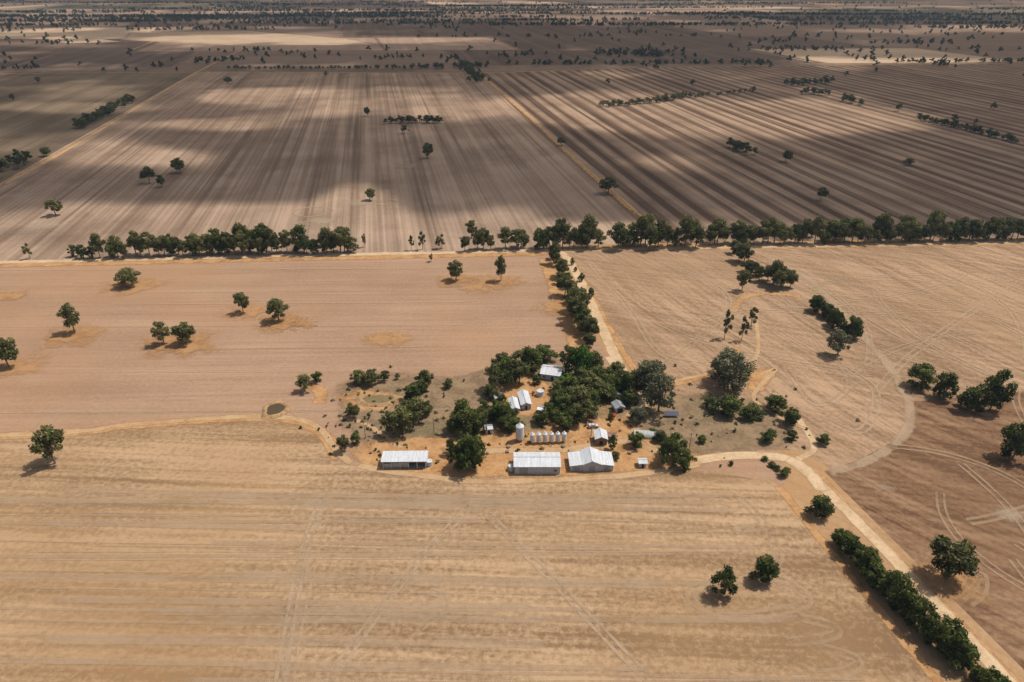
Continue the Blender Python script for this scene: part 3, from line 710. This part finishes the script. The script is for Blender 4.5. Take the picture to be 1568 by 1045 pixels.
# ---------------------------------------------------------------- light
EL=math.radians(62); sx,sy=.93,.37; q=math.hypot(sx,sy); sx/=q; sy/=q
sun=bpy.data.lights.new('sun','SUN'); sun.energy=4.1; sun.angle=math.radians(.5); sun.color=(1,.95,.875)
so=bpy.data.objects.new('sun',sun); link(so)
from mathutils import Vector
d=Vector((-sx*math.cos(EL),-sy*math.cos(EL),-math.sin(EL))); so.rotation_euler=d.to_track_quat('-Z','Y').to_euler(); so.location=(0,0,900)
w=bpy.data.worlds.new('World'); S.world=w; w.use_nodes=True; nt=w.node_tree
sk=nt.nodes.new('ShaderNodeTexSky'); sk.sky_type='NISHITA'; sk.sun_disc=False; sk.sun_elevation=EL; sk.sun_rotation=math.atan2(sx,sy); sk.dust_density=3.5
bg=nt.nodes['Background']; nt.links.new(sk.outputs[0],bg.inputs[0]); bg.inputs[1].default_value=.09
# thin dust haze filling the air over the plain
g=NT('dust_haze'); vs=g.n('ShaderNodeVolumeScatter'); vs.inputs['Color'].default_value=(.60,.82,1,1); vs.inputs['Density'].default_value=6.5e-5; vs.inputs['Anisotropy'].default_value=.2
om=g.n('ShaderNodeOutputMaterial'); g.t.links.new(vs.outputs[0],om.inputs['Volume'])
hz=[(x,y,z) for z in (-5,600) for y in (-2000,40000) for x in (-30000,30000)]
mesh_py('atmospheric_haze',hz,[(0,2,3,1),(4,5,7,6),(0,1,5,4),(2,6,7,3),(0,4,6,2),(1,3,7,5)],g.m)

# ---------------------------------------------------------------- unseen flat cloud sheet, opacity shaped to drop cloud shadows on the paddocks
CH=700.0; ox,oy=sx*CH/math.tan(EL),sy*CH/math.tan(EL)
blobs=[(780,270,170,50,.6),(1280,290,330,45,.55),(1120,186,230,22,-1.15),(1020,352,160,12,-.5),(280,338,300,24,-1.0),(550,305,60,38,-.7),(120,284,150,9,.6),
 (360,146,70,12,-.7),(330,192,110,11,-.6),(200,238,150,16,-.6),(480,246,120,14,.35),(620,205,80,12,-.4),(450,122,300,10,.4),(900,160,60,14,-.5),(1500,140,120,45,.3),
 (400,60,210,8,-.9),(1400,93,200,5,-.7),(100,166,110,9,-.7),(670,410,90,14,.35),(900,128,200,10,.3),(1120,320,120,14,-.15),(650,60,150,7,-.5)]
LAT=rng.random((256,256))
def vn(x,y):
    xi=np.floor(x).astype(int); yi=np.floor(y).astype(int); fx=x-xi; fy=y-yi; fx=fx*fx*(3-2*fx); fy=fy*fy*(3-2*fy)
    g_=lambda i,j: LAT[i%256,j%256]
    return (g_(xi,yi)*(1-fx)+g_(xi+1,yi)*fx)*(1-fy)+(g_(xi,yi+1)*(1-fx)+g_(xi+1,yi+1)*fx)*fy
def fbm(x,y,o=4):
    s=0;a=.5
    for k in range(o): s=s+a*(vn(x*2**k+k*37.1,y*2**k+k*11.7)-.5); a*=.5
    return s
ys=[150+12*i for i in range(130)]
while ys[-1]<45000: ys.append(ys[-1]*1.02)
NC=260
yy=np.repeat(np.array(ys,float),NC); xx=np.tile(np.linspace(-1.15,1.15,NC),len(ys))*(yy+450)
zz=yy*cp+H*sp; uu=CX+F*xx/zz; vv=CY+F*(H*cp-yy*sp)/zz
b=np.where(vv>120,.58,.58+.18*np.minimum(1,(120-vv)/30)); b=np.where((vv>352),b*np.clip((384-vv)/32,0,1),b)
b=np.where(vv<50,.53,b)
for (bu,bv,su,sv,am) in blobs: b=b+am*np.exp(-((uu-bu)/su)**2-((vv-bv)/sv)**2)
b=np.where((vv>384)&(b<.05),-.6,b)
b=b+1.25*fbm(xx/180,yy/180,4)+.7*fbm(xx/700+9,yy/900+5,3)+np.where(vv<60,.9,0)*fbm(xx/1500+3,yy/900+7,3)
t=np.clip((b-.24)/.36,0,1); al=.88*t*t*(3-2*t)
V=np.stack([xx+ox,yy+oy,np.full_like(xx,CH)],1).tolist()
Fc=[(j*NC+i,j*NC+i+1,(j+1)*NC+i+1,(j+1)*NC+i) for j in range(len(ys)-1) for i in range(NC-1)]
g=NT('cloud_shadow_mat')
tr=g.n('ShaderNodeBsdfTranslucent'); tr.inputs[0].default_value=(.35,.33,.30,1)
ms=g.n('ShaderNodeMixShader'); g.put(ms.inputs[0],g.attr('a')); g.t.links.new(g.n('ShaderNodeBsdfTransparent').outputs[0],ms.inputs[1]); g.t.links.new(tr.outputs[0],ms.inputs[2])
mesh_py('cloud_shadow_sheet',V,Fc,g.out(ms.outputs[0]),attr=al.astype(np.float32))

# ---------------------------------------------------------------- camera
c=bpy.data.cameras.new('camera'); c.lens=24; c.sensor_width=36; c.clip_start=1; c.clip_end=200000
co=bpy.data.objects.new('camera',c); co.location=(0,0,H); co.rotation_euler=(math.pi/2-PT,0,0); link(co); S.camera=co
S.view_settings.view_transform='Standard'; S.view_settings.look='None'; S.view_settings.exposure=0
